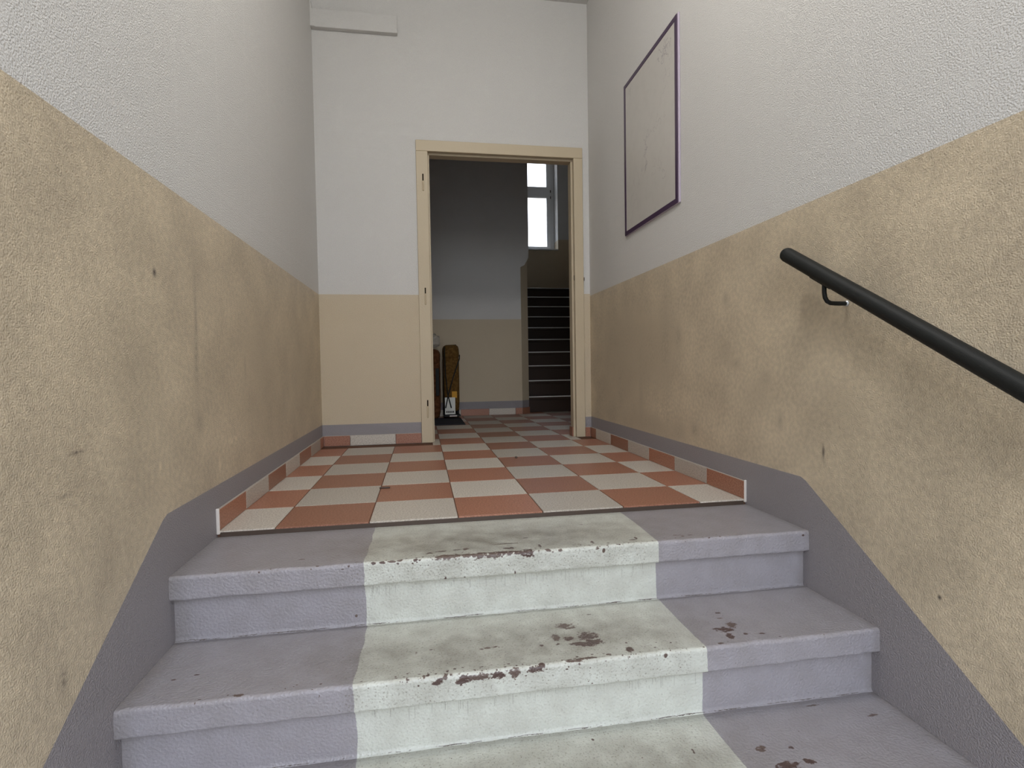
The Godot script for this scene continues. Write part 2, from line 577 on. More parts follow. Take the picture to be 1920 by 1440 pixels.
# chips of paint: [x, along the step from the tread's back, half width, half depth]
const CHIPS := [
	[[0.573, 0.372, 0.007, 0.005], [0.60, 0.372, 0.010, 0.004], [0.628, 0.371, 0.012, 0.004], [0.655, 0.369, 0.014, 0.004], [0.70, 0.371, 0.008, 0.004], [0.742, 0.326, 0.010, 0.006], [0.765, 0.366, 0.010, 0.006], [0.80, 0.364, 0.045, 0.013], [0.86, 0.366, 0.03, 0.010], [0.90, 0.369, 0.035, 0.012], [0.945, 0.372, 0.03, 0.013], [0.985, 0.366, 0.03, 0.010], [1.025, 0.368, 0.02, 0.008], [1.054, 0.372, 0.022, 0.018], [0.78, 0.318, 0.018, 0.004], [0.832, 0.313, 0.012, 0.004], [0.86, 0.313, 0.010, 0.010], [0.98, 0.286, 0.03, 0.003], [1.017, 0.284, 0.018, 0.003], [1.0, 0.33, 0.02, 0.006], [1.10, 0.33, 0.005, 0.014], [1.12, 0.37, 0.010, 0.005], [1.16, 0.373, 0.008, 0.004], [1.285, 0.374, 0.007, 0.005], [1.305, 0.385, 0.004, 0.008], [1.28, 0.33, 0.006, 0.012], [1.42, 0.338, 0.012, 0.004], [1.436, 0.324, 0.005, 0.012], [1.589, 0.32, 0.02, 0.003], [1.60, 0.335, 0.008, 0.005], [1.63, 0.33, 0.012, 0.003], [0.41, 0.366, 0.007, 0.003], [0.35, 0.30, 0.010, 0.003], [1.30, 0.13, 0.008, 0.003], [1.07, 0.24, 0.010, 0.003], [0.83, 0.24, 0.005, 0.003], [0.79, 0.436, 0.003, 0.008], [0.85, 0.44, 0.003, 0.006], [1.01, 0.437, 0.003, 0.010], [0.96, 0.17, 0.008, 0.002], [0.515, 0.568, 0.003, 0.004], [2.03, 0.383, 0.004, 0.003], [0.5, 0.376, 0.006, 0.003]],
	[[1.196, 0.205, 0.032, 0.028], [1.144, 0.125, 0.026, 0.014], [1.157, 0.142, 0.020, 0.007], [1.102, 0.192, 0.012, 0.018], [1.138, 0.205, 0.018, 0.012], [1.15, 0.236, 0.022, 0.008], [1.185, 0.243, 0.036, 0.014], [1.215, 0.235, 0.012, 0.012], [1.098, 0.23, 0.006, 0.006], [1.286, 0.298, 0.010, 0.014], [1.29, 0.26, 0.004, 0.004], [1.15, 0.316, 0.045, 0.004], [1.12, 0.322, 0.02, 0.004], [1.609, 0.243, 0.028, 0.014], [1.642, 0.222, 0.014, 0.018], [1.60, 0.28, 0.010, 0.016], [1.585, 0.235, 0.012, 0.006], [1.641, 0.14, 0.010, 0.005], [1.63, 0.175, 0.008, 0.004], [1.65, 0.28, 0.006, 0.006], [1.70, 0.285, 0.010, 0.004], [1.55, 0.315, 0.010, 0.005], [0.754, 0.338, 0.014, 0.009], [0.775, 0.325, 0.006, 0.010], [0.823, 0.339, 0.022, 0.012], [0.865, 0.338, 0.024, 0.010], [0.914, 0.337, 0.022, 0.009], [0.957, 0.338, 0.013, 0.014], [1.014, 0.333, 0.022, 0.008], [1.03, 0.325, 0.008, 0.012], [0.90, 0.212, 0.012, 0.005], [0.88, 0.215, 0.006, 0.004], [0.92, 0.21, 0.006, 0.004], [0.93, 0.213, 0.004, 0.003], [0.134, 0.199, 0.007, 0.003], [0.082, 0.213, 0.006, 0.003], [0.27, 0.318, 0.012, 0.006], [1.38, 0.335, 0.006, 0.005], [1.05, 0.227, 0.005, 0.005], [0.70, 0.20, 0.003, 0.003], [0.74, 0.19, 0.004, 0.003], [1.24, 0.07, 0.007, 0.003], [0.73, 0.312, 0.004, 0.008], [0.72, 0.32, 0.003, 0.006], [1.22, 0.31, 0.006, 0.004], [0.80, 0.30, 0.004, 0.003], [0.78, 0.31, 0.004, 0.004], [1.42, 0.415, 0.004, 0.008]],
	[[1.575, 0.163, 0.014, 0.010], [1.655, 0.174, 0.007, 0.005], [1.60, 0.232, 0.03, 0.014], [1.669, 0.229, 0.012, 0.008], [1.831, 0.03, 0.02, 0.003], [1.964, 0.10, 0.014, 0.005], [1.66, 0.22, 0.008, 0.005], [0.67, 0.10, 0.004, 0.004], [1.16, 0.05, 0.004, 0.004], [1.40, 0.14, 0.003, 0.009], [0.9, 0.2, 0.004, 0.004], [1.2, 0.28, 0.05, 0.01]],
	[[0.9, 0.3, 0.05, 0.01], [1.2, 0.2, 0.02, 0.012]]]


func step_picture(i: int, length: float) -> ImageTexture:
	var w := 2048
	var h := int(round(length * 1000.0))
	var depth: float = STEPS[i][0] - STEPS[i][2]
	var im := Image.create(w, h, false, Image.FORMAT_RGB8)
	var grey := Color8(158, 154, 158)
	var pale := Color8(210, 212, 202)
	im.fill(grey)
	var x0 := int(BAND[0] / W * w)
	var x1 := int(BAND[1] / W * w)
	for y in h:
		var wa := int(3.0 * sin(y * 0.011 + i) + 2.0 * sin(y * 0.05 + 2 * i))
		var wb := int(3.0 * sin(y * 0.013 + 2 * i) - 6.0 * (float(y) / h) * (1 - i % 2))
		im.fill_rect(Rect2i(x0 + wa, y, x1 + wb - x0 - wa, 1), pale)
	# trodden dirt and specks, worked out at half size
	var lw := w / 2
	var lh := h / 2
	var n := FastNoiseLite.new()
	n.seed = 40 + i
	n.frequency = 0.02
	n.fractal_octaves = 4
	var low := n.get_image(lw, lh).get_data()
	n.seed = 60 + i
	n.frequency = 0.3
	n.fractal_octaves = 2
	var fine := n.get_image(lw, lh).get_data()
	var data := PackedByteArray()
	data.resize(lw * lh * 4)
	for y in lh:
		var s := y * 2.0 / 1000.0
		var on_tread := s < depth - 0.01
		for x in lw:
			var xm := x * W / lw
			var a := 0.03 + (low[y * lw + x] - 128) * 0.0006
			var walk := exp(-pow((xm - 0.98) / 0.52, 4.0))
			if on_tread:
				var q := (s - depth * 0.62) / 0.13
				a += 0.07
				a += 0.34 * walk * exp(-q * q) * (0.55 + low[y * lw + x] / 280.0)
				if s < 0.02:
					a += 0.12
			elif s < depth + 0.07:
				a += 0.10 * walk * (0.4 + low[y * lw + x] / 255.0)
			else:
				a += 0.04 * walk
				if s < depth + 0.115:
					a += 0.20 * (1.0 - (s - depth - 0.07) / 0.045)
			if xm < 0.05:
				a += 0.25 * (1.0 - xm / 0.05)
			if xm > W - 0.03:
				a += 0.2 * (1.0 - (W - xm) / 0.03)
			var sp := fine[y * lw + x] - (184 if walk > 0.5 else 206)
			if sp > 0:
				a += sp * 0.016 * (1.0 if s < depth + 0.07 else 0.4)
			var k := (y * lw + x) * 4
			data[k] = 96
			data[k + 1] = 88
			data[k + 2] = 76
			data[k + 3] = clampi(int(a * 255.0), 0, 190)
	var dirt := Image.create_from_data(lw, lh, false, Image.FORMAT_RGBA8, data)
	dirt.resize(w, h, Image.INTERPOLATE_BILINEAR)
	dirt.convert(Image.FORMAT_RGBA8)
	im.convert(Image.FORMAT_RGBA8)
	im.blend_rect(dirt, Rect2i(0, 0, w, h), Vector2i.ZERO)
	# runs of dirt under the nosing, the cracked joint at the foot of the riser
	for k in 70:
		var x := rng.randi_range(x0, x1)
		var y := int((depth + 0.10) * 1000) + rng.randi_range(0, 14)
		var run := Image.create(2, rng.randi_range(6, 34), false, Image.FORMAT_RGBA8)
		run.fill(Color(0.35, 0.33, 0.3, rng.randf_range(0.06, 0.24)))
		im.blend_rect(run, Rect2i(Vector2i.ZERO, run.get_size()), Vector2i(x, y))
	for x in w:
		var crack := wob.get_noise_2d(x * 0.008, 5.0 * i) + 0.5 * wob.get_noise_2d(x * 0.06, 7.0 * i)
		if crack > -0.05:
			var y := h - 7 + int(2.5 * wob.get_noise_2d(x * 0.02, 9.0 + i))
			im.fill_rect(Rect2i(x, y, 1, 1 + int(clampf(crack * 4.0, 0.0, 3.0))), Color8(92, 82, 76))
	for c in CHIPS[i]:
		chip(im, c[0] / W * w, c[1] * 1000.0, c[2] / W * w, c[3] * 1000.0, i)
	# small nicks along the walked part of the edge
	for k in 90:
		var x := rng.randfn(0.95, 0.32) / W * w
		chip(im, x, (depth + rng.randfn(-0.012, 0.012)) * 1000.0, rng.randf_range(1.2, 4.0), rng.randf_range(1.0, 3.0), i)
	for k in 60:
		chip(im, rng.randfn(0.98, 0.42) / W * w, rng.randf_range(0.05, depth + 0.06) * 1000.0, rng.randf_range(0.8, 2.0), rng.randf_range(0.8, 1.8), i)
	im.convert(Image.FORMAT_RGB8)
	return ImageTexture.create_from_image(im)


func chip(im: Image, cx: float, cy: float, rx: float, ry: float, s: int) -> void:
	var tone := wob.get_noise_2d(cx * 0.3, cy * 0.3)
	var col := Color8(84, 66, 60) if tone > 0.0 else Color8(98, 82, 74)
	for y in range(maxi(0, int(cy - ry * 1.5) - 1), mini(im.get_height(), int(cy + ry * 1.5) + 2)):
		for x in range(maxi(0, int(cx - rx * 1.5) - 1), mini(im.get_width(), int(cx + rx * 1.5) + 2)):
			var dx := (x - cx) / rx
			var dy := (y - cy) / ry
			var d := dx * dx + dy * dy + 1.7 * wob.get_noise_3d(x * 0.055, y * 0.085, s * 7.0) + 0.55 * wob.get_noise_3d(x * 0.2, y * 0.25, s * 3.0)
			if d < 0.8:
				im.set_pixel(x, y, col)
			elif d < 1.0:
				im.set_pixel(x, y, im.get_pixel(x, y).lerp(col, 0.5))


func stairs_in_front() -> void:
	var flight := base("staircase", Vector3.ZERO)
	tag(flight, "grey painted concrete steps with a chipped white band down the middle", "staircase", "", "structure")
	var segs := 150
	for i in STEPS.size():
		var zn: float = STEPS[i][0]
		var yt: float = STEPS[i][1]
		var z0: float = STEPS[i][2]
		var r := 0.010
		var ov := 0.03
		var fh := 0.071
		# outline of the step, with how much each point may wander
		var prof := [[z0, yt, 0.0005], [z0 + 0.1, yt, 0.001], [zn - 0.1, yt, 0.0012], [zn - 0.03, yt, 0.0014], [zn - r - 0.002, yt, 0.0014]]
		for k in 6:
			var a := PI / 2 * k / 5.0
			prof.append([zn - r + r * sin(a), yt - r + r * cos(a), 0.0022])
		prof.append_array([[zn, yt - r - 0.003, 0.0014], [zn, yt - 0.035, 0.001], [zn, yt - fh + 0.008, 0.0012]])
		for k in 4:
			var a := PI / 2 * k / 3.0
			prof.append([zn - 0.005 + 0.005 * cos(a), yt - fh + 0.005 - 0.005 * sin(a), 0.0022])
		prof.append_array([[zn - 0.008, yt - fh, 0.0012], [zn - ov + 0.003, yt - fh, 0.0006], [zn - ov, yt - fh - 0.003, 0.0006], [zn - ov, yt - 0.12, 0.0008], [zn - ov, yt - RISE + 0.012, 0.0008], [zn - ov + 0.001, yt - RISE + 0.006, 0.0022], [zn - ov + 0.004, yt - RISE + 0.0015, 0.0022], [zn - ov + 0.009, yt - RISE - 0.002, 0.001]])
		var length := 0.0
		var arc := [0.0]
		for k in range(1, prof.size()):
			length += Vector2(prof[k][0] - prof[k - 1][0], prof[k][1] - prof[k - 1][1]).length()
			arc.append(length)
		var rows := []
		var uvs := []
		for k in prof.size():
			var line := PackedVector3Array()
			var uvl := PackedVector2Array()
			for j in segs + 1:
				var x := W * j / segs
				var edge: float = prof[k][2]
				var a := wob.get_noise_3d(x * 9.0, prof[k][1] * 8.0, i * 5.0) + 0.6 * wob.get_noise_3d(x * 31.0, prof[k][0] * 30.0, i * 9.0)
				var b := wob.get_noise_3d(x * 9.0 + 50.0, prof[k][1] * 8.0, i * 5.0) + 0.6 * wob.get_noise_3d(x * 31.0, prof[k][0] * 30.0 + 40.0, i * 9.0)
				line.append(Vector3(x, prof[k][1] + edge * a, prof[k][0] + edge * b))
				uvl.append(Vector2(x / W, arc[k] / length))
			rows.append(line)
			uvs.append(uvl)
		var st := new_st()
		skin(st, rows, uvs, false)
		# the hidden back, underside and ends
		var ring: Array = []
		for q in prof:
			ring.append(Vector2(q[0], q[1]))
		ring.append(Vector2(zn - ov + 0.009, yt - RISE - 0.1))
		ring.append(Vector2(z0, yt - RISE - 0.1))
		var outline := PackedVector2Array(ring)
		for t in Geometry2D.triangulate_polygon(outline).size() / 3:
			var ix := Geometry2D.triangulate_polygon(outline)
			var q0 := outline[ix[3 * t]]
			var q1 := outline[ix[3 * t + 1]]
			var q2 := outline[ix[3 * t + 2]]
			for e in [[0.0, Vector3.LEFT], [W, Vector3.RIGHT]]:
				tri(st, Vector3(e[0], q0.y, q0.x), Vector3(e[0], q1.y, q1.x), Vector3(e[0], q2.y, q2.x), e[1])
		var yb := yt - RISE - 0.1
		quad(st, Vector3(0, yb, z0), Vector3(W, yb, z0), Vector3(W, yb, zn - ov + 0.009), Vector3(0, yb, zn - ov + 0.009), Vector3.DOWN)
		quad(st, Vector3(0, yb, z0), Vector3(W, yb, z0), Vector3(W, yt, z0), Vector3(0, yt, z0), Vector3.FORWARD)
		quad(st, Vector3(0, yb, zn - ov + 0.009), Vector3(W, yb, zn - ov + 0.009), Vector3(W, yb + 0.098, zn - ov + 0.009), Vector3(0, yb + 0.098, zn - ov + 0.009), Vector3.BACK)
		var m := plain(Color.WHITE, 0.34, 0.5)
		m.albedo_texture = step_picture(i, length)
		m.normal_enabled = true
		m.normal_texture = M.step_bump
		m.normal_scale = 0.7
		place("step", st, m, flight)


# ------------------------------------------------------------------ floor tiles
func col_edges(x0: float, x1: float) -> Array:
	var e := [x0]
	var x := 0.1967 - 6 * T
	while x < x1 - 0.02:
		if x > x0 + 0.02:
			e.append(x)
		x += T
	e.append(x1)
	return e


func tile_floor() -> void:
	var f := base("floor")
	tag(f, "floor of terracotta and pale tiles laid as a checkerboard, running through the doorway", "floor", "", "structure")
	var st := new_st()
	cbox(st, Vector3(0, -0.3, -0.12), Vector3(W, -0.0025, FRONT - 0.007))
	cbox(st, Vector3(-1.5, -0.3, -6.22), Vector3(3.7, -0.0025, -0.12))
	place("bedding", st, M.grout, f)
	box_part("edge_strip", Vector3(0.012, -0.03, FRONT - 0.006), Vector3(W - 0.012, -0.0055, FRONT + 0.0015), M.strip, f, 0.001)
	var z1 := FRONT
	for row in 15:
		var z0 := 1.792 - row * T
		if z0 < -2.38:
			z0 = -2.38
		var inside := z0 > -0.15
		var x0 := 0.0 if inside else (0.80 if row == 6 else -0.1)
		var x1 := W if inside else (1.93 if row == 6 else 3.2)
		var zz := z0
		var zt := z1
		var cols := col_edges(x0, x1)
		for c in cols.size() - 1:
			var a: float = cols[c]
			var b: float = cols[c + 1]
			if inside == false and row > 6 and zz > -0.2:
				continue
			var k := int(floor((a - 0.1967 + 0.01) / T)) + 1
			var pale := (k + row) % 2 == 0
			var lo := Vector3(a + (0.002 if c > 0 else 0.0), -0.011, zz + 0.002)
			var hi := Vector3(b - (0.002 if c < cols.size() - 2 else 0.0), 0.0, zt - (0.002 if row > 0 else 0.0))
			var mats: Array = M.pale_tiles if pale else M.red_tiles
			var o := box_part("tile", lo, hi, mats[(k * 5 + row * 3) % 3], f, 0.0012)
			o.position.y += rng.randf_range(-0.0004, 0.0004)
		z1 = z0
		if z0 <= -2.38:
			break


func skirtings() -> void:
	var hs := 0.075
	var th := 0.010
	for s in 2:
		var x := 0.0 if s == 0 else W - th
		var b := base("baseboard_left" if s == 0 else "baseboard_right")
		tag(b, "low skirting of terracotta and pale tiles along the %s corridor wall" % ["left", "right"][s], "skirting", "", "structure")
		var z1 := FRONT
		for row in 7:
			var z0 := maxf(1.792 - row * T, 0.010)
			var mats: Array = M.red_tiles if row % 2 == 0 else M.pale_tiles
			box_part("tile", Vector3(x, 0.001, z0 + 0.0015), Vector3(x + th, hs, z1 - 0.0015), mats[(row + s) % 3], b, 0.001)
			# pale mortar line on top of the tile
			box_part("mortar", Vector3(x + (0.0 if s == 0 else 0.001), hs - 0.0005, z0), Vector3(x + th - (0.001 if s == 0 else 0.0), hs + 0.0015, z1), M.mortar, b, 0.001)
			z1 = z0
		box_part("end_cap", Vector3(x - (0.0 if s == 0 else 0.001), -0.012, FRONT), Vector3(x + th + (0.002 if s == 0 else 0.0), hs + 0.006, FRONT + 0.006), M.cap, b, 0.0025)
	var bb := base("baseboard_back")
	tag(bb, "low skirting of terracotta and pale tiles below the back wall beside the door frame", "skirting", "", "structure")
	for k in [[0.010, 0.1967, 0], [0.1967, 0.5267, 1], [0.5267, 0.719, 0], [2.003, W - 0.010, 0]]:
		box_part("tile", Vector3(k[0] + 0.0015, 0.001, 0.0), Vector3(k[1] - 0.0015, hs, th), (M.red_tiles if k[2] == 0 else M.pale_tiles)[1], bb, 0.001)
		box_part("mortar", Vector3(k[0], hs - 0.0005, 0.0), Vector3(k[1], hs + 0.002, th - 0.001), M.mortar, bb, 0.001)


# ------------------------------------------------------------------ the doorway
func door_frame() -> void:
	var d := base("door_1")
	tag(d, "beige door frame without a door, three empty hinges on its left jamb", "door frame", "", "structure")
	var zb := -0.105
	# jambs with a rebate: face in front, stop behind
	for s in 2:
		var st := new_st()
		if s == 0:
			cbox(st, Vector3(0.7195, 0.0, -0.02), Vector3(0.806, 2.18, 0.014), 0.003)
			cbox(st, Vector3(0.785, 0.0, zb), Vector3(0.818, 2.166, -0.026), 0.002)
		else:
			cbox(st, Vector3(1.929, 0.0, -0.02), Vector3(2.0015, 2.18, 0.014), 0.003)
			cbox(st, Vector3(1.915, 0.0, zb), Vector3(1.95, 2.166, -0.026), 0.002)
		place("jamb", st, M.frame, d)
	var st := new_st()
	cbox(st, Vector3(0.7195, 2.1805, -0.02), Vector3(2.0015, 2.262, 0.014), 0.003)
	cbox(st, Vector3(0.785, 2.1665, zb), Vector3(1.95, 2.2, -0.026), 0.002)
	place("head", st, M.frame, d)
	for k in [[1.886, 1.958, 2.012], [1.040, 1.122, 1.168], [0.190, 0.276, 0.324]]:
		var h := base("hinge", Vector3(0.769, k[0], 0.014), d)
		var hs := new_st()
		tube(hs, [Vector3(0, 0.006, 0.001), Vector3(0, k[1] - k[0] - 0.004, 0.001)], 0.0068, 10, 3)
		place("pin", hs, M.pin, h)
		box_part("slot", Vector3(-0.005, k[1] - k[0], -0.004), Vector3(0.005, k[2] - k[0], 0.0008), M.hole, h, 0.001)
	box_part("strike", Vector3(2.0015, 1.232, 0.004), Vector3(2.008, 1.258, 0.013), M.strip, d, 0.001)
	box_part("strike", Vector3(1.9275, 1.235, -0.012), Vector3(1.9295, 1.275, 0.004), M.strip, d, 0.0005)
	# tile on the thickness of the wall at the right
	box_part("skirting_tile", Vector3(1.906, 0.001, -0.118), Vector3(1.9155, 0.075, -0.032), M.red_tiles[2], d, 0.001)


# ------------------------------------------------------------------ the room behind
const FZ := -2.177
func back_room() -> void:
	var v := Vector3.UP
	var n := Vector3.BACK
	var w := base("wall_far")
	tag(w, "unlit grey white wall with beige dado seen through the doorway", "wall", "", "structure")
	var o := Vector3(0, 0, FZ)
	var u := Vector3.RIGHT
	wall_part("white_plaster", [Vector2(-1.5, 1.122), Vector2(1.9, 1.122), Vector2(1.9, 1.735), Vector2(1.95, 1.76), Vector2(2.0, 1.85), Vector2(2.0, 3.4), Vector2(-1.5, 3.4)], o, u, v, n, 0.12, M.white, w)
	wall_part("beige_dado", rect(-1.5, 0.161, 1.9, 1.122), o, u, v, n, 0.12, M.beige, w)
	wall_part("grey_band", rect(-1.5, -0.05, 1.9, 0.161), o, u, v, n, 0.12, M.grey, w)
	# splayed corner towards the flight, with the dado stepping up
	var a := Vector3(1.9, 0, FZ)
	var e := Vector3(2.0, 0, FZ - 0.1)
	var cu := (e - a).normalized()
	var cn := cu.cross(v)
	var l := (e - a).length()
	wall_part("beige_dado", [Vector2(0, 0.161), Vector2(l, 0.161), Vector2(l, 1.86), Vector2(0, 1.735)], a, cu, v, cn, 0.05, M.beige, w)
	wall_part("grey_band", rect(0, -0.05, l, 0.161), a, cu, v, cn, 0.05, M.grey, w)
	var bb := base("baseboard_far")
	tag(bb, "low tiled skirting at the foot of the dark far wall", "skirting", "", "structure")
	for k in [[0.2, 0.53, 1], [0.53, 0.86, 0], [0.86, 1.167, 1], [1.167, 1.50, 0], [1.50, 1.815, 1], [1.815, 1.898, 0]]:
		box_part("tile", Vector3(k[0] + 0.0015, 0.001, FZ), Vector3(k[1] - 0.0015, 0.075, FZ + 0.01), (M.red_tiles if k[2] == 0 else M.pale_tiles)[0], bb, 0.001)
	var ct := new_st()
	prism(ct, rect(0.002, 0.001, l, 0.075), a + cn * 0.01, cu, v, cn, 0.0095)
	place("tile", ct, M.red_tiles[1], bb)
	# the rest of the shell
	var s := base("wall_stairwell")
	tag(s, "side walls of the dark room and stairwell beyond the doorway", "wall", "", "structure")
	wall_part("white_plaster", [Vector2(FZ - 0.1, 0.0), Vector2(-6.22, 0.0), Vector2(-6.22, 5.4), Vector2(FZ - 0.03, 5.4), Vector2(FZ - 0.03, 1.87), Vector2(FZ - 0.1, 1.87)], Vector3(2.0, 0, 0), Vector3.BACK, v, Vector3.RIGHT, 0.12, M.white, s)
	wall_part("white_plaster", rect(-0.12, 1.12, -2.4, 5.4), Vector3(3.7, 0, 0), Vector3.BACK, v, Vector3.LEFT, 0.12, M.white, s)
	wall_part("beige_dado", rect(-0.12, -0.05, -2.4, 1.12), Vector3(3.7, 0, 0), Vector3.BACK, v, Vector3.LEFT, 0.12, M.beige, s)
	wall_part("white_plaster", [Vector2(-2.4, 1.12), Vector2(-5.03, 3.02), Vector2(-6.22, 3.02), Vector2(-6.22, 5.4), Vector2(-2.4, 5.4)], Vector3(3.7, 0, 0), Vector3.BACK, v, Vector3.LEFT, 0.12, M.white, s)
	wall_part("beige_dado", [Vector2(-2.4, -0.05), Vector2(-2.4, 1.12), Vector2(-5.03, 3.02), Vector2(-6.22, 3.02), Vector2(-6.22, -0.05)], Vector3(3.7, 0, 0), Vector3.BACK, v, Vector3.LEFT, 0.12, M.beige, s)
	wall_part("white_plaster", rect(-0.12, -0.05, FZ, 3.4), Vector3(-1.5, 0, 0), Vector3.BACK, v, Vector3.RIGHT, 0.12, M.white, s)
	wall_part("white_plaster", rect(-1.62, -0.05, 0.0, 3.4), Vector3(0, 0, -0.12), u, v, Vector3.FORWARD, -0.02, M.white, s)
	wall_part("white_plaster", rect(W, -0.05, 3.7, 3.4), Vector3(0, 0, -0.12), u, v, Vector3.FORWARD, -0.1, M.white, s)
	wall_part("white_plaster", rect(2.0, 3.4, 3.7, 5.4), Vector3(0, 0, FZ - 0.12), u, v, n, 0.12, M.white, s)
	var c := base("ceiling_back")
	tag(c, "ceiling over the dark room and the stairwell", "ceiling", "", "structure")
	box_part("plaster", Vector3(-1.62, 3.4, FZ - 0.24), Vector3(3.82, 3.55, -0.0), M.white, c, 0.0)
	box_part("plaster", Vector3(1.9, 5.4, -6.5), Vector3(3.82, 5.55, FZ - 0.1), M.white, c, 0.0)


func far_stairs() -> void:
	var f := base("staircase_001", Vector3.ZERO)
	tag(f, "flight of dark steps with pale nosing strips rising beyond the doorway", "staircase", "", "structure")
	var h := 0.1907
	var g := 0.294
	for k in range(1, 11):
		var z1 := -2.385 - (k - 1) * g
		var z0 := z1 - g if k < 10 else -6.22
		var o := box_part("step", Vector3(2.0, 0.0 if k == 1 else (k - 1) * h - 0.06, z0), Vector3(3.7, k * h - 0.001, z1 - 0.02), M.dark_step, f, 0.0)
		var st := new_st()
		cbox(st, Vector3(2.001, k * h - 0.04, z1 - 0.05), Vector3(3.699, k * h - 0.0005, z1 - 0.002), 0.004)
		place("tread_edge", st, M.dark_step, o, -o.position)
		st = new_st()
		cbox(st, Vector3(2.002, -0.010, -0.033), Vector3(3.698, 0.003, -0.001), 0.001)
		tube(st, [Vector3(2.01, -0.004, 0.0), Vector3(3.69, -0.004, 0.0)], 0.007, 14, 2)
		place("nosing", st, M.nosing, f, Vector3(0, k * h, z1))


func landing_window() -> void:
	var u := Vector3.RIGHT
	var v := Vector3.UP
	var n := Vector3.BACK
	var o := Vector3(0, 0, -6.22)
	var w := base("wall_landing")
	tag(w, "end wall of the stairwell with beige dado under the bright window", "wall", "", "structure")
	wall_part("beige_dado", [Vector2(1.9, 0), Vector2(3.82, 0), Vector2(3.82, 3.02), Vector2(3.40, 3.02), Vector2(3.40, 2.83), Vector2(2.1, 2.83), Vector2(2.1, 3.02), Vector2(1.9, 3.02)], o, u, v, n, 0.4, M.beige, w)
	wall_part("white_plaster", [Vector2(1.9, 3.02), Vector2(2.1, 3.02), Vector2(2.1, 4.95), Vector2(3.4, 4.95), Vector2(3.4, 3.02), Vector2(3.82, 3.02), Vector2(3.82, 5.4), Vector2(1.9, 5.4)], o, u, v, n, 0.4, M.white, w)
	var win := base("window_1", Vector3(2.75, 2.83, -6.5))
	tag(win, "tall bright white framed window at the top of the far stairs", "window", "", "structure")
	var st := new_st()
	for b in [[-0.65, 0.0, -0.57, 2.12], [0.57, 0.0, 0.65, 2.12], [-0.57, 0.0, 0.57, 0.06], [-0.57, 2.06, 0.57, 2.12], [-0.04, 0.06, 0.04, 2.06]]:
		cbox(st, Vector3(b[0], b[1], -0.06), Vector3(b[2], b[3], 0.0), 0.004)
	place("window_frame", st, M.window, win)
	box_part("transom", Vector3(-0.57, 1.11, -0.055), Vector3(0.57, 1.235, 0.012), M.window, win, 0.004)
	for s in [-1, 1]:
		for k in [[0.06, 1.11], [1.235, 2.06]]:
			var x0 := 0.04 if s > 0 else -0.57
			var x1 := 0.57 if s > 0 else -0.04
			var sash := new_st()
			var t := 0.075
			for b in [[x0, k[0], x0 + t, k[1]], [x1 - t, k[0], x1, k[1]], [x0 + t, k[0], x1 - t, k[0] + 0.05], [x0 + t, k[1] - 0.04, x1 - t, k[1]]]:
				cbox(sash, Vector3(b[0], b[1], -0.045), Vector3(b[2], b[3], 0.015), 0.004)
			var so := place("sash", sash, M.window, win)
			box_part("pane", Vector3(x0 + t, k[0] + 0.05, -0.02), Vector3(x1 - t, k[1] - 0.04, -0.016), M.glass, so, 0.0)
	for y in [1.08, 1.20]:
		var hs := new_st()
		tube(hs, [Vector3(0.575, y - 0.018, 0.018), Vector3(0.575, y + 0.018, 0.018)], 0.009, 8, 2)
		place("hinge", hs, M.strip, win)
	box_part("sill", Vector3(-0.65, -0.02, 0.0), Vector3(0.65, 0.004, 0.30), M.window, win, 0.003)


# ------------------------------------------------------------------ things on the walls
func handrail() -> void:
	var o := base("handrail", Vector3(W, 0.749, 2.635))
	tag(o, "round black handrail sloping down the right wall on a bent bracket", "handrail")
	var x := -0.08
	var top := Vector3(x, 0.944 - 0.749 - 0.004, 2.452 - 2.635)
	var dir := Vector3(0, -0.576, 1.0).normalized()
	var st := new_st()
	tube(st, [top + dir * 0.012, top + dir * 0.6, top + dir * 1.2, top + dir * 2.2], 0.0242, 24, 5)
	place("rail", st, M.black, o)
	for s in [0.0, 1.55]:
		var drop: float = s * 0.576
		var b := base("bracket", Vector3(0, -drop, s), o)
		var p := new_st()
		var path := [Vector3(x, 0.072, 0), Vector3(x, 0.035, 0), Vector3(x + 0.003, 0.018, 0.0), Vector3(x + 0.010, 0.007, 0), Vector3(x + 0.022, 0.001, 0), Vector3(x + 0.04, 0, 0), Vector3(-0.004, 0, 0)]
		tube(p, path, 0.0068, 12, 1)
		place("arm", p, M.black, b)
		var q := new_st()
		cbox(q, Vector3(-0.012, -0.003, -0.05), Vector3(0.012, 0.003, 0.05), 0.001)
		var plate := place("saddle", q, M.black, b, Vector3(x, 0.0665, -0.008))
		plate.rotation.x = atan(0.576)
		var f := new_st()
		tube(f, [Vector3(-0.003, 0, 0), Vector3(-0.0005, 0, 0)], 0.0095, 12, 1)
		place("wall_collar", f, M.steel, b)


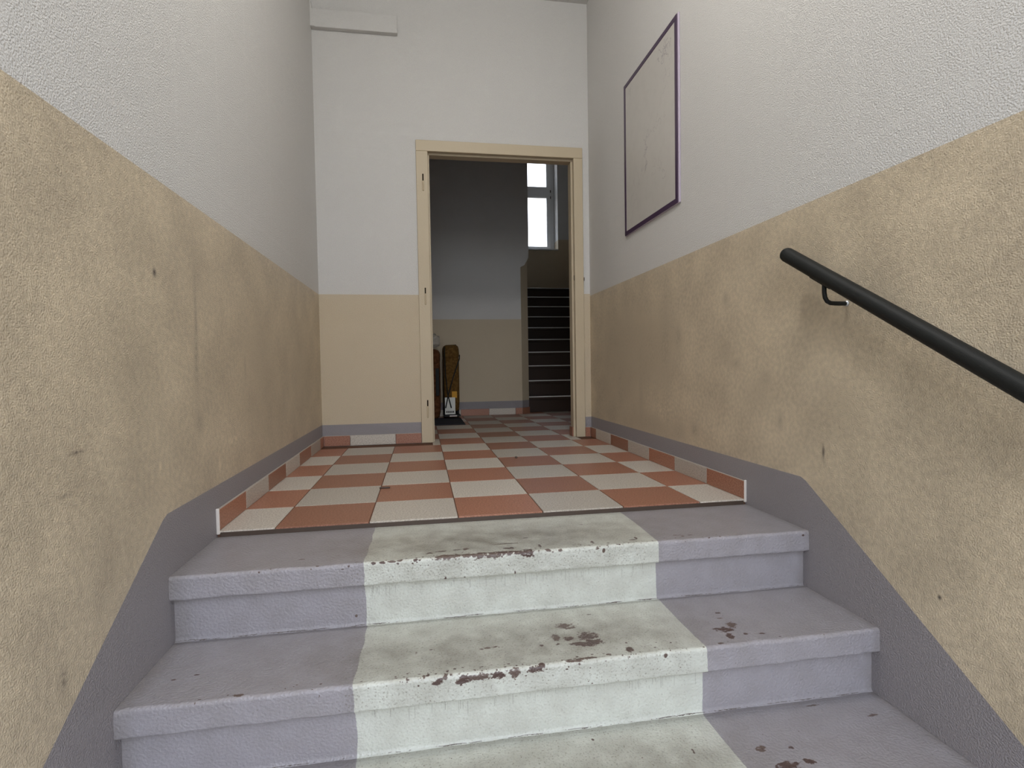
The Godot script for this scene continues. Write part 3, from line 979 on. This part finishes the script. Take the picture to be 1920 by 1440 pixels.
func board_picture() -> ImageTexture:
	var w := 384
	var h := 512
	var im := Image.create(w, h, false, Image.FORMAT_RGBA8)
	im.fill(Color8(194, 190, 183))
	var n := FastNoiseLite.new()
	n.frequency = 0.02
	n.fractal_octaves = 3
	for y in h:
		for x in w:
			var k := n.get_noise_2d(x, y) * 0.02
			im.set_pixel(x, y, Color8(194, 190, 183).lightened(k) if k > 0 else Color8(194, 190, 183).darkened(-k))
	# faint wiped handwriting: at the top left (near the viewer), in the middle and near the foot
	var r := RandomNumberGenerator.new()
	r.seed = 12
	for g in [[60, 46, 44, 26, 14, 0.7], [52, 110, 20, 60, 6, 0.25], [348, 34, 14, 12, 4, 0.3], [190, 255, 40, 20, 7, 0.35], [210, 290, 14, 50, 10, 0.5], [260, 350, 60, 24, 9, 0.28], [120, 380, 50, 30, 8, 0.2], [110, 230, 26, 18, 5, 0.3], [300, 420, 40, 26, 6, 0.22], [70, 405, 8, 10, 2, 0.4]]:
		for s in g[4]:
			var p := Vector2(g[0] + r.randfn(0, g[2] * 0.5), g[1] + r.randfn(0, g[3] * 0.5))
			var a := r.randf_range(0, TAU)
			for k in 30:
				a += r.randfn(0, 0.5)
				p += Vector2(cos(a), sin(a)) * 1.2
				var x := int(p.x)
				var y := int(p.y)
				if x > 1 and y > 1 and x < w - 2 and y < h - 2:
					im.set_pixel(x, y, im.get_pixel(x, y).lerp(Color8(84, 72, 86), g[5]))
	return ImageTexture.create_from_image(im)


func notice_board() -> void:
	var y0 := 1.394
	var y1 := 2.341
	var z0 := 0.793
	var z1 := 1.524
	var o := base("notice_board", Vector3(W - 0.001, y0, (z0 + z1) / 2))
	tag(o, "pale board with dark purple border and faint wiped handwriting on the right wall", "board")
	var h := y1 - y0
	var d := (z1 - z0) / 2
	box_part("backing", Vector3(-0.008, -0.002, -d - 0.002), Vector3(0, h + 0.002, d + 0.012), M.lilac, o, 0.002)
	var mat := plain(Color.WHITE, 0.4, 0.5)
	mat.albedo_texture = board_picture()
	var t := 0.026
	var st := new_st()
	# seen from the corridor the near edge (larger z) is on the right
	var n := Vector3.LEFT
	var a := Vector3(-0.0105, t, -d + t)
	tri(st, a, a + Vector3(0, h - 2 * t, 0), a + Vector3(0, h - 2 * t, 2 * (d - t)), n, Vector2(1, 1), Vector2(1, 0), Vector2(0, 0))
	tri(st, a, a + Vector3(0, h - 2 * t, 2 * (d - t)), a + Vector3(0, 0, 2 * (d - t)), n, Vector2(1, 1), Vector2(0, 0), Vector2(0, 1))
	quad(st, a + Vector3(0.002, 0, 0), a + Vector3(0.002, h - 2 * t, 0), a + Vector3(0.002, h - 2 * t, 2 * (d - t)), a + Vector3(0.002, 0, 2 * (d - t)), Vector3.RIGHT)
	for e in [[Vector3(0, 0, 0), Vector3(0, 0, 2 * (d - t)), Vector3.DOWN], [Vector3(0, h - 2 * t, 0), Vector3(0, h - 2 * t, 2 * (d - t)), Vector3.UP], [Vector3(0, 0, 0), Vector3(0, h - 2 * t, 0), Vector3.FORWARD], [Vector3(0, 0, 2 * (d - t)), Vector3(0, h - 2 * t, 2 * (d - t)), Vector3.BACK]]:
		quad(st, a + e[0], a + e[1], a + e[1] + Vector3(0.002, 0, 0), a + e[0] + Vector3(0.002, 0, 0), e[2])
	place("panel", st, mat, o)
	for k in [[0.0, t, -d, d], [h - t, h, -d, d], [t, h - t, -d, -d + t], [t, h - t, d - t, d]]:
		box_part("border", Vector3(-0.0125, k[0], k[2]), Vector3(-0.008, k[1], k[3]), M.purple, o, 0.001)


# ------------------------------------------------------------------ things in the dark room
func trolley() -> void:
	var canvas := plain(Color8(108, 82, 42), 0.85, 0.3)
	canvas.albedo_texture = noise_tex(256, 0.03, 51, false, 1.0, FastNoiseLite.TYPE_SIMPLEX, 4, ramp([Color8(205, 196, 182), Color8(255, 250, 240)], [0.2, 0.8]))
	tri_map(canvas, 3.0)
	var brown := canvas.duplicate()
	brown.albedo_color = Color8(104, 68, 44)
	var o := base("bag_trolley", Vector3(1.048, 0, -1.93))
	tag(o, "narrow trolley with a yellow brown bag, black crossed cords and a white label", "trolley")
	var st := new_st()
	soft_box(st, Vector3(0, 0.42, 0), Vector3(0.086, 0.34, 0.13), 7.0, 0.03, 5.0)
	place("bag", st, canvas, o)
	st = new_st()
	soft_box(st, Vector3(0.0, 0.73, 0.005), Vector3(0.089, 0.085, 0.14), 4.0, 0.05, 9.0)
	place("flap", st, canvas, o)
	st = new_st()
	tube(st, [Vector3(0.06, 0.815, 0.0), Vector3(-0.05, 0.808, 0.07), Vector3(-0.07, 0.78, 0.125), Vector3(-0.072, 0.70, 0.151), Vector3(-0.065, 0.5, 0.142), Vector3(-0.045, 0.27, 0.146), Vector3(-0.01, 0.13, 0.149)], 0.006, 8, 2)
	place("cord", st, M.black, o)
	st = new_st()
	tube(st, [Vector3(0.093, 0.70, 0.10), Vector3(0.088, 0.66, 0.142), Vector3(0.02, 0.47, 0.144), Vector3(-0.04, 0.27, 0.149), Vector3(-0.07, 0.13, 0.151)], 0.006, 8, 2)
	place("cord", st, M.black, o)
	st = new_st()
	cbox(st, Vector3(-0.078, 0.055, 0.137), Vector3(0.034, 0.24, 0.141), 0.001)
	var lab := place("label", st, plain(Color8(222, 222, 214), 0.6), o)
	lab.set_meta("label", "white printed label")
	for k in 6:
		box_part("print", Vector3(-0.066 + 0.015 * k, 0.072, 0.1405), Vector3(-0.056 + 0.015 * k, 0.092, 0.1416), M.black, lab, 0.0)
	box_part("patch", Vector3(0.0, 0.235, 0.134), Vector3(0.055, 0.305, 0.139), plain(Color8(206, 150, 44), 0.7), o, 0.001)
	box_part("base_plate", Vector3(-0.09, 0.03, -0.12), Vector3(0.09, 0.05, 0.16), M.black, o, 0.004)
	box_part("reflector", Vector3(-0.03, 0.032, 0.161), Vector3(0.05, 0.046, 0.164), M.cap, o, 0.001)
	for x in [-0.075, 0.075]:
		var wh := new_st()
		for k in 24:
			var a0 := TAU * k / 24.0
			var a1 := TAU * (k + 1) / 24.0
			var rim := func(a: float, rr: float, dx: float) -> Vector3: return Vector3(x + dx, 0.06 + rr * cos(a), -0.08 + rr * sin(a))
			for q in [[0.058, -0.008, 0.058, 0.008], [0.054, 0.012, 0.02, 0.012], [0.02, -0.012, 0.054, -0.012], [0.058, 0.008, 0.054, 0.012], [0.054, -0.012, 0.058, -0.008], [0.02, 0.012, 0.004, 0.014], [0.004, -0.014, 0.02, -0.012]]:
				var out := Vector3(signf(q[1] + q[3]), 0, 0) + Vector3(0, cos((a0 + a1) / 2), sin((a0 + a1) / 2)) * (1.0 if q[0] > 0.05 and q[2] > 0.05 else 0.0)
				quad(wh, rim.call(a0, q[0], q[1]), rim.call(a1, q[0], q[1]), rim.call(a1, q[2], q[3]), rim.call(a0, q[2], q[3]), out.normalized())
		place("wheel", wh, M.black, o)
	for x in [-0.06, 0.06]:
		var rod := new_st()
		tube(rod, [Vector3(x, 0.04, -0.14), Vector3(x, 0.79, -0.155)], 0.009, 10, 2)
		place("rod", rod, M.black, o)
	# the bag beside it, partly behind the door jamb
	var b := base("canvas_bag", Vector3(0.815, 0, -1.93))
	tag(b, "reddish brown bag with a black strap, half hidden by the left door jamb", "bag")
	st = new_st()
	soft_box(st, Vector3(0, 0.385, 0), Vector3(0.115, 0.38, 0.12), 6.0, 0.05, 6.0)
	place("bag", st, brown, b)
	st = new_st()
	soft_box(st, Vector3(0.0, 0.68, 0.02), Vector3(0.115, 0.09, 0.118), 4.0, 0.05, 9.0)
	place("flap", st, brown, b)
	st = new_st()
	cbox(st, Vector3(0.06, 0.26, 0.115), Vector3(0.10, 0.56, 0.131), 0.004)
	place("strap", st, M.black, b)
	# crumpled clear bag on top
	var film := plain(Color8(196, 192, 184), 0.4)
	film.transparency = BaseMaterial3D.TRANSPARENCY_ALPHA
	film.albedo_color.a = 0.45
	st = new_st()
	soft_box(st, Vector3(0, 0.08, 0), Vector3(0.085, 0.075, 0.08), 2.6, 0.3, 14.0)
	var pb := place("plastic_bag", st, film, self, Vector3(0.845, 0.782, -1.92))
	tag(pb, "crumpled translucent plastic bag lying on top of the reddish brown bag", "bag")


func small_things() -> void:
	var st := new_st()
	cbox(st, Vector3(-0.4, 0.0, -0.36), Vector3(0.4, 0.008, 0.36), 0.003)
	var mat := plain(Color8(58, 58, 62), 0.95, 0.2)
	var o := place("floor_mat", st, mat, self, Vector3(0.745, 0.0005, -1.55))
	tag(o, "dark grey mat on the tiles in front of the bag trolley", "mat")
	st = new_st()
	tube(st, [Vector3(-0.02, 0.004, 0.0), Vector3(0.0, 0.005, 0.003), Vector3(0.022, 0.004, -0.002)], 0.004, 8, 2)
	o = place("wood_splinter", st, M.strip, self, Vector3(0.545, 0.0, 1.535))
	tag(o, "tiny dark splinter lying at the joint of a terracotta tile near the steps", "splinter")
	st = new_st()
	soft_box(st, Vector3(0, 0.006, 0), Vector3(0.008, 0.006, 0.007), 2.5, 0.3, 60.0)
	o = place("dirt_crumb", st, M.strip, self, Vector3(1.295, 0.0, 0.86))
	tag(o, "small dark crumb lying on a tile in the middle of the corridor", "crumb")
